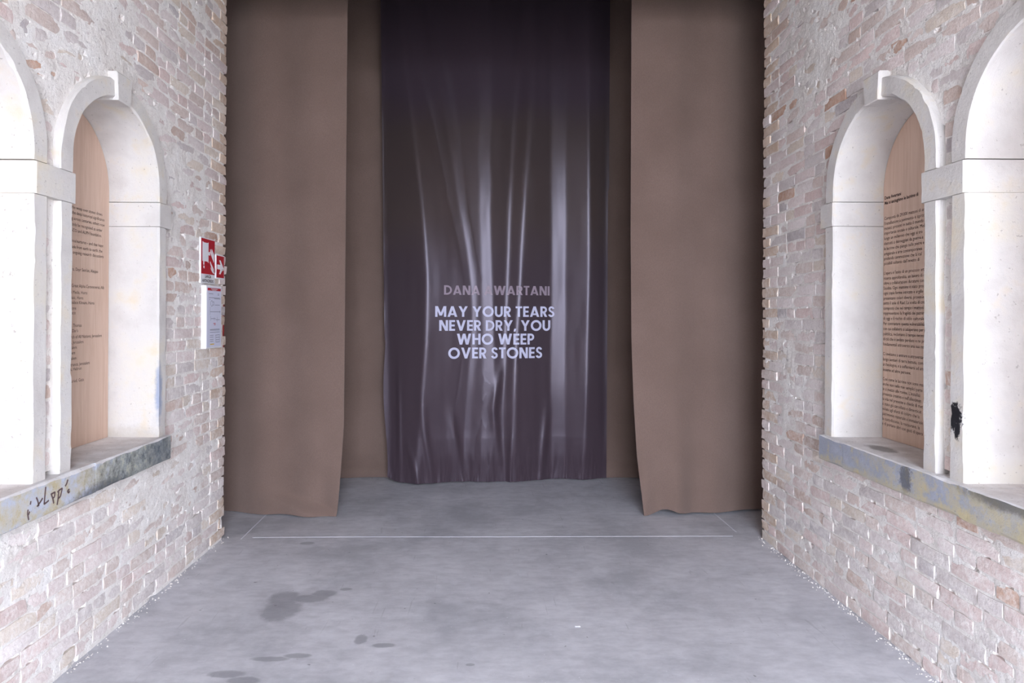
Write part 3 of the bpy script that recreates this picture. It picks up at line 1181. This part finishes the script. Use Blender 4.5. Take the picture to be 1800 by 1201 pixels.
CY = 5.33
def dep_l(u, x, z):
    lowf = g(z, 0, 0.45)
    y = CY + 0.018 * math.sin(x * 7.2 + 0.6) + 0.010 * math.sin(x * 15 + z * 0.25)
    y += 0.14 * sstep(-1.66, -2.2, np.float64(x))
    # soft crease kicking out near the hem by the free edge
    line = 0.19 - 0.33 * (x + 1.72)
    y += (0.075 * sstep(-0.07, 0.035, np.float64(z - line)) - 0.075) * g(x, -1.42, 0.27) * lowf
    y += 0.018 * g(x, -1.27, 0.09) * g(z, 0.02, 0.22)
    y -= 0.035 * sstep(-1.3, -1.15, np.float64(x)) * lowf
    return float(y)


tag(curtain('curtain', lambda z: -2.75, lambda z: -1.163 + 0.045 * min(1, z / 0.7) ** 0.7 + 0.004 * z,
            lambda u, x: fz(x) + 0.004 + (0.012 * g(x, -1.55, 0.15)), Z_CEIL, dep_l, M['cloth']),
    'brown floor-length wool curtain hanging beside the left brick wall', 'curtain')


def dep_r(u, x, z):
    lowf = g(z, 0, 0.5)
    y = CY + 0.02 * math.sin(x * 6.1 + 2.3) + 0.008 * math.sin(x * 13 - z * 0.2)
    y -= 0.03 * g(x, 1.47, 0.12) * (0.4 + 0.9 * lowf)
    y += 0.045 * g(x, 1.62, 0.10) * lowf * 0.6
    y += 0.04 * g(x, 1.37, 0.09) * lowf
    y -= 0.03 * g(x, 1.22, 0.06) * lowf
    y += 0.11 * sstep(1.74, 2.25, np.float64(x))
    return float(y)


def right_edge(z):
    pts = [(0, 1.222), (0.2, 1.200), (0.456, 1.172), (0.9, 1.145), (1.345, 1.128), (2.2, 1.117), (4.0, 1.115), (6, 1.115)]
    for (a, xa), (c, xc) in zip(pts[:-1], pts[1:]):
        if z <= c:
            return xa + (xc - xa) * (z - a) / (c - a)
    return 1.115


tag(curtain('curtain', right_edge, lambda z: 2.8,
            lambda u, x: fz(x) + 0.004 + 0.045 * g(x, 1.40, 0.09) + 0.012 * sstep(1.35, 1.6, np.float64(x)), Z_CEIL, dep_r, M['cloth']),
    'brown floor-length wool curtain hanging beside the right brick wall', 'curtain')


def dep_b(u, x, z):
    y = 6.545 + 0.015 * math.sin(x * 5.0 + 0.5) + 0.010 * math.sin(x * 11 + 1)
    y += -0.02 * g(z, 0.05, 0.07) + 0.02 * g(z, 0.14, 0.035)
    return float(y)


tag(curtain('curtain', lambda z: -2.9, lambda z: 3.0, lambda u, x: fz(x) + 0.004, Z_CEIL, dep_b, M['cloth'], nx=220, nz=120),
    'brown wool curtain hanging across the back behind the satin banner', 'curtain')

# ------------------------------------------------------------------ satin banner
BY = 6.37
K = BY / F
def bx(px): return (px - 857.0) * K
def bz(py): return EYE - (py - 554.0) * K

# streak paths: (y, x) pixel pairs, half width of the flat of the fold, swing of the cloth before the next one
PATHS = [
    ([(0, 672), (400, 676), (840, 688)], 2, 0.9),
    ([(0, 694), (100, 708), (200, 722), (300, 733), (420, 748), (560, 752), (700, 742), (845, 732)], 2, 0.85),
    ([(0, 748), (100, 765), (200, 788), (290, 798), (400, 818), (480, 833), (560, 838), (700, 826), (845, 818)], 5, 0.5),
    ([(0, 850), (150, 852), (250, 850), (400, 852), (500, 856), (650, 860), (760, 860), (845, 852)], 10, 1.0),
    ([(0, 918), (100, 912), (230, 902), (330, 897), (420, 894), (540, 891), (680, 885), (845, 884)], 3, 1.1),
    ([(0, 938), (80, 935), (200, 930), (330, 922), (450, 916), (560, 910), (680, 904), (845, 904)], 3, 1.0),
    ([(0, 978), (150, 979), (400, 981), (600, 981), (720, 980), (845, 982)], 13, 0.9),
    ([(0, 1031), (300, 1034), (500, 1035), (700, 1032), (845, 1027)], 2, 1.0),
    ([(0, 1066), (400, 1064), (840, 1064)], 2, 1.0),
]
BZ_TOP = Z_CEIL - 0.02
NXB, NZB = 420, 200
BX0 = lambda py: 666 + 14 * min(1.0, max(0, py) / 830.0) + (3 * math.sin(py / 40.0) if py > 600 else 0)
zrow = np.concatenate([np.linspace(0.0, 0.5, 50)[:-1], np.linspace(0.5, BZ_TOP - 0.02, NZB - 49)])
ux = np.linspace(0, 1, NXB)
SLOPE = 0.38
PXg = np.zeros((len(zrow), NXB))
DEPg = np.zeros((len(zrow), NXB))
for j, zr in enumerate(zrow):
    py = 554 - (zr - EYE) / K
    pyc = min(max(py, 0), 845)
    xl, xr = BX0(pyc), 1067.5 + (2 if py < 330 else 0)
    px = xl + (xr - xl) * ux
    nodes = []
    for pts, hw, fac in PATHS:
        q = [float(np.interp(pyc + dq, [p[0] for p in pts], [p[1] for p in pts])) for dq in (-75, -50, -25, 0, 25, 50, 75)]
        nodes.append((sum(q) / 7, hw, fac))
    # alternating hills and hollows: between two streaks the cloth turns away
    d = np.zeros(NXB)
    cur, sgn_ = 0.0, -1
    xs_, ds_ = [], []
    for i, (c, hw, fac) in enumerate(nodes):
        xs_.append((c, hw, cur))
        if i + 1 < len(nodes):
            gap = max(4.0, (nodes[i + 1][0] - nodes[i + 1][1]) - (c + hw))
            cur += sgn_ * SLOPE * fac * gap * K
            sgn_ = -sgn_
    d[:] = xs_[0][2]
    for (c0, h0, v0), (c1, h1, v1) in zip(xs_[:-1], xs_[1:]):
        a0, a1 = c0 + h0, max(c0 + h0 + 2, c1 - h1)
        t = np.clip((px - a0) / (a1 - a0), 0, 1)
        d = np.where(px > a0, v0 + (v1 - v0) * t, d)
    # slight bowing of the flats
    PXg[j], DEPg[j] = px, d
# smooth along x a little so flats stay gently curved
ker = np.exp(-np.linspace(-2, 2, 17) ** 2)
ker /= ker.sum()
for j in range(len(zrow)):
    p = np.pad(DEPg[j], 8, mode='edge')
    DEPg[j] = np.convolve(p, ker, mode='valid')
Zg = np.repeat(zrow[:, None], NXB, 1)
P3 = np.stack([PXg.ravel() * K, Zg.ravel(), np.zeros(PXg.size)], 1)
PY = 554 - (Zg - EYE) / K
for (pts, wd, amp, top) in [([(690, 742), (760, 748), (845, 762)], 7, 0.016, 715), ([(690, 790), (750, 797), (845, 814)], 8, 0.018, 730), ([(780, 718), (845, 736)], 6, 0.013, 790),
                            ([(650, 701), (845, 704)], 4, 0.008, 660), ([(640, 884), (720, 868), (845, 884)], 7, 0.012, 640), ([(770, 900), (845, 897)], 4, 0.009, 770), ([(710, 964), (845, 952)], 6, 0.012, 720)]:
    cen = np.interp(PY, [p[0] for p in pts], [p[1] for p in pts])
    DEPg = DEPg - amp * np.exp(-((PXg - cen) / wd) ** 2) * sstep(top - 40, top + 60, PY)
wr = (fbm(P3 * np.array([9, 1.6, 1]), 77, 2) - 0.5).reshape(PXg.shape) * 0.006
low = np.exp(-(Zg / 0.22) ** 2)
fine = (fbm(P3 * np.array([34, 5, 1]), 79, 2) - 0.5).reshape(PXg.shape) * 0.009 * low
hem = np.exp(-(Zg / 0.05) ** 2) * (fbm(P3 * np.array([80, 12, 1]), 81, 2) - 0.5).reshape(PXg.shape) * 0.006
DEPg = DEPg - (DEPg.min(1, keepdims=True) + DEPg.max(1, keepdims=True)) / 2 + wr + fine + hem
zb = 0.012 + 0.012 * (PXg - 870) / 200.0 * 0.3
corner = 0.05 * np.exp(-((PXg - 676) / 14.0) ** 2)
Zb = Zg + fz(0) + 0.018 + np.exp(-(Zg / 0.15) ** 2) * (corner - 0.012 * np.sin((PXg - 680) / 390.0 * PI))
XB_ = (PXg - 857.0) * (BY + DEPg) / F


def banner_y(x, z):
    j = int(np.clip(np.searchsorted(zrow, z - 0.02), 1, len(zrow) - 1))
    return float(np.interp(x, XB_[j], DEPg[j])) + BY


V = np.stack([XB_.ravel(), (DEPg + BY).ravel(), Zb.ravel()], 1)
n1 = V.shape[0]
V = np.concatenate([V, V + np.array([0, 0.0015, 0])]).tolist()
NR = len(zrow)
Fc = []
for j in range(NR - 1):
    for i in range(NXB - 1):
        a = j * NXB + i
        Fc.append((a, a + 1, a + NXB + 1, a + NXB))
for j in range(NR - 1):
    a, c = j * NXB, j * NXB + NXB - 1
    Fc.append((a, a + NXB, n1 + a + NXB, n1 + a))
    Fc.append((c, n1 + c, n1 + c + NXB, c + NXB))
for i in range(NXB - 1):
    Fc.append((i, n1 + i, n1 + i + 1, i + 1))
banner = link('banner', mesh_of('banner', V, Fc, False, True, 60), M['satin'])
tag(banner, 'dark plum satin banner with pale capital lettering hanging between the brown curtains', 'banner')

# ---- capital letters drawn from bars and ring pieces (cap height 1)
def bar(x0, y0, x1, y1, wd, n=8):
    """slanted bar with level ends: x at y0 and y1, horizontal width wd"""
    L_, R_ = [], []
    for i in range(n + 1):
        t = i / n
        x, y = x0 + (x1 - x0) * t, y0 + (y1 - y0) * t
        L_.append((x - wd / 2, y)); R_.append((x + wd / 2, y))
    return [(L_[i], R_[i], R_[i + 1], L_[i + 1]) for i in range(n)]


def hbar(x0, x1, y0, y1, n=5):
    q = np.linspace(x0, x1, n + 1)
    return [((q[i], y0), (q[i + 1], y0), (q[i + 1], y1), (q[i], y1)) for i in range(n)]


def arc(cx, cy, rx, ry, th, a0, a1, n=22):
    out = []
    A = np.radians(np.linspace(a0, a1, n + 1))
    for i in range(n):
        p = []
        for a, k in ((A[i], 0), (A[i + 1], 0), (A[i + 1], 1), (A[i], 1)):
            p.append((cx + (rx - k * th) * math.cos(a), cy + (ry - k * th) * math.sin(a)))
        out.append(tuple(p))
    return out


S = 0.205
GL = {
    'A': (0.90, bar(0.12, 0, 0.45, 1, 0.22) + bar(0.78, 0, 0.45, 1, 0.22) + hbar(0.2, 0.7, 0.17, 0.33)),
    'D': (0.80, bar(S / 2, 0, S / 2, 1, S) + hbar(S, 0.30, 0, 0.18) + hbar(S, 0.30, 0.82, 1) + arc(0.30, 0.5, 0.5, 0.5, 0.185, -90, 90)),
    'E': (0.53, bar(S / 2, 0, S / 2, 1, S) + hbar(S, 0.53, 0, 0.175) + hbar(S, 0.50, 0.41, 0.585) + hbar(S, 0.53, 0.825, 1)),
    'H': (0.72, bar(S / 2, 0, S / 2, 1, S) + bar(0.72 - S / 2, 0, 0.72 - S / 2, 1, S) + hbar(S, 0.72 - S, 0.42, 0.60)),
    'I': (S, bar(S / 2, 0, S / 2, 1, S)),
    'M': (0.98, bar(S / 2, 0, S / 2, 1, S) + bar(0.98 - S / 2, 0, 0.98 - S / 2, 1, S) + bar(0.13, 1, 0.49, 0.12, 0.22) + bar(0.85, 1, 0.49, 0.12, 0.22)),
    'N': (0.78, bar(S / 2, 0, S / 2, 1, S) + bar(0.78 - S / 2, 0, 0.78 - S / 2, 1, S) + bar(0.13, 1, 0.65, 0, 0.24)),
    'O': (1.02, arc(0.51, 0.5, 0.51, 0.52, 0.205, 0, 360, 40)),
    'P': (0.60, bar(S / 2, 0, S / 2, 1, S) + hbar(S, 0.30, 0.82, 1) + hbar(S, 0.30, 0.36, 0.54) + arc(0.30, 0.68, 0.31, 0.32, 0.18, -90, 90)),
    'R': (0.66, bar(S / 2, 0, S / 2, 1, S) + hbar(S, 0.32, 0.82, 1) + hbar(S, 0.32, 0.36, 0.54) + arc(0.32, 0.68, 0.31, 0.32, 0.18, -90, 90) + bar(0.32, 0.44, 0.54, 0, 0.24)),
    'S': (0.60, arc(0.30, 0.735, 0.275, 0.285, 0.18, 10, 268, 20) + arc(0.29, 0.275, 0.30, 0.295, 0.185, 92, -168, 20)),
    'T': (0.60, hbar(0, 0.60, 0.825, 1) + bar(0.30, 0, 0.30, 0.83, S)),
    'U': (0.74, bar(S / 2, 0.36, S / 2, 1, S) + bar(0.74 - S / 2, 0.36, 0.74 - S / 2, 1, S) + arc(0.37, 0.36, 0.37, 0.38, S, 180, 360)),
    'V': (0.88, bar(0.12, 1, 0.44, 0, 0.22) + bar(0.76, 1, 0.44, 0, 0.22)),
    'W': (1.26, bar(0.12, 1, 0.36, 0, 0.22) + bar(0.63, 1, 0.36, 0, 0.22) + bar(0.63, 1, 0.90, 0, 0.22) + bar(1.14, 1, 0.90, 0, 0.22)),
    'Y': (0.84, bar(0.12, 1, 0.42, 0.42, 0.23) + bar(0.72, 1, 0.42, 0.42, 0.23) + bar(0.42, 0, 0.42, 0.5, S)),
    ',': (0.20, bar(0.11, 0.20, 0.05, -0.07, 0.17, 3)),
}


def banner_line(txt, x0, x1, zb0, capL, capR, mat):
    """capL, capR: baseline z at the two ends; zb0: cap height"""
    gap, sp = 0.10, 0.32
    wds, cur = [], 0.0
    for ch in txt:
        if ch == ' ':
            cur += sp
            continue
        wds.append((ch, cur))
        cur += GL[ch][0] + gap
        if ch == ',':
            pass
    total = cur - gap
    k = (x1 - x0) / total
    for ch, off in wds:
        b = MB()
        for quad in GL[ch][1]:
            vs = []
            for (u, v) in quad:
                x = x0 + (off + u) * k
                z = capL + (capR - capL) * (x - x0) / (x1 - x0) + v * zb0
                vs.append((x, banner_y(x, z) - 0.0045, z))
            b.add(vs, [(0, 1, 2, 3)])
        b.build('comma' if ch == ',' else 'letter', mat, banner, recalc=False)


def bl(txt, xa, xb, ytl, ybl, tilt, mat):
    (da, db) = unroll(xa, ybl), unroll(xb, ybl - tilt)
    banner_line(txt, da[0] * K, db[0] * K, (ybl - ytl) * K, EYE - da[1] * K, EYE - db[1] * K, mat)


bl('DANA AWARTANI', 781, 967.5, 503, 519.3, 1.5, M['letter_dim'])
bl('MAY YOUR TEARS', 766.5, 977, 539.5, 558, 2, M['letter'])
bl('NEVER DRY, YOU', 773.5, 969.5, 563.7, 582.2, 1.5, M['letter'])
bl('WHO WEEP', 803.8, 940, 587.2, 606.4, 1.2, M['letter'])
bl('OVER STONES', 789.3, 955.2, 611.8, 631, 1.8, M['letter'])

# ------------------------------------------------------------------ small things on the floor
X, Y = on_floor(1021, 1099)
b = MB()
vs = []
for k_, (u, v) in enumerate([(-0.013, -0.004), (0.0, -0.005), (0.014, -0.003), (0.013, 0.005), (0.0, 0.006), (-0.014, 0.004)]):
    vs.append((X + u, Y + v, fz(X) + 0.0015 + 0.002 * (k_ % 2)))
vs += [(x, y, z + 0.0012) for x, y, z in vs]
b.add(vs, [(0, 5, 4, 3, 2, 1), (6, 7, 8, 9, 10, 11)] + [(i, (i + 1) % 6, 6 + (i + 1) % 6, 6 + i) for i in range(6)])
tag(b.build('paper_scrap', M['white']), 'tiny white paper scrap lying alone on the concrete floor', 'scrap')

b = MB()
rr = random.Random(9)
for s in (-1, 1):
    for k_ in range(330):
        y = rr.uniform(2.2, 4.8)
        x = s * (dist(s) - 0.004 - abs(rr.gauss(0, 0.022)))
        if s < 0 and rr.random() < 0.45:
            continue
        r_ = rr.uniform(0.002, 0.007) * (1.6 if rr.random() < 0.06 else 1)
        z = fz(x)
        p = [(x + r_ * rr.uniform(.6, 1.2) * math.cos(a), y + r_ * rr.uniform(.6, 1.2) * math.sin(a), z - 0.001) for a in (0.3, 2.2, 3.6, 5.2)]
        p.append((x + rr.uniform(-.3, .3) * r_, y, z + r_ * rr.uniform(0.5, 1.1)))
        b.add(p, [(0, 1, 4), (1, 2, 4), (2, 3, 4), (3, 0, 4), (0, 3, 2, 1)])
tag(b.build('debris', M['mortar'], recalc=False), 'pale mortar crumbs scattered along the foot of the brick walls', 'crumbs', kind='stuff')
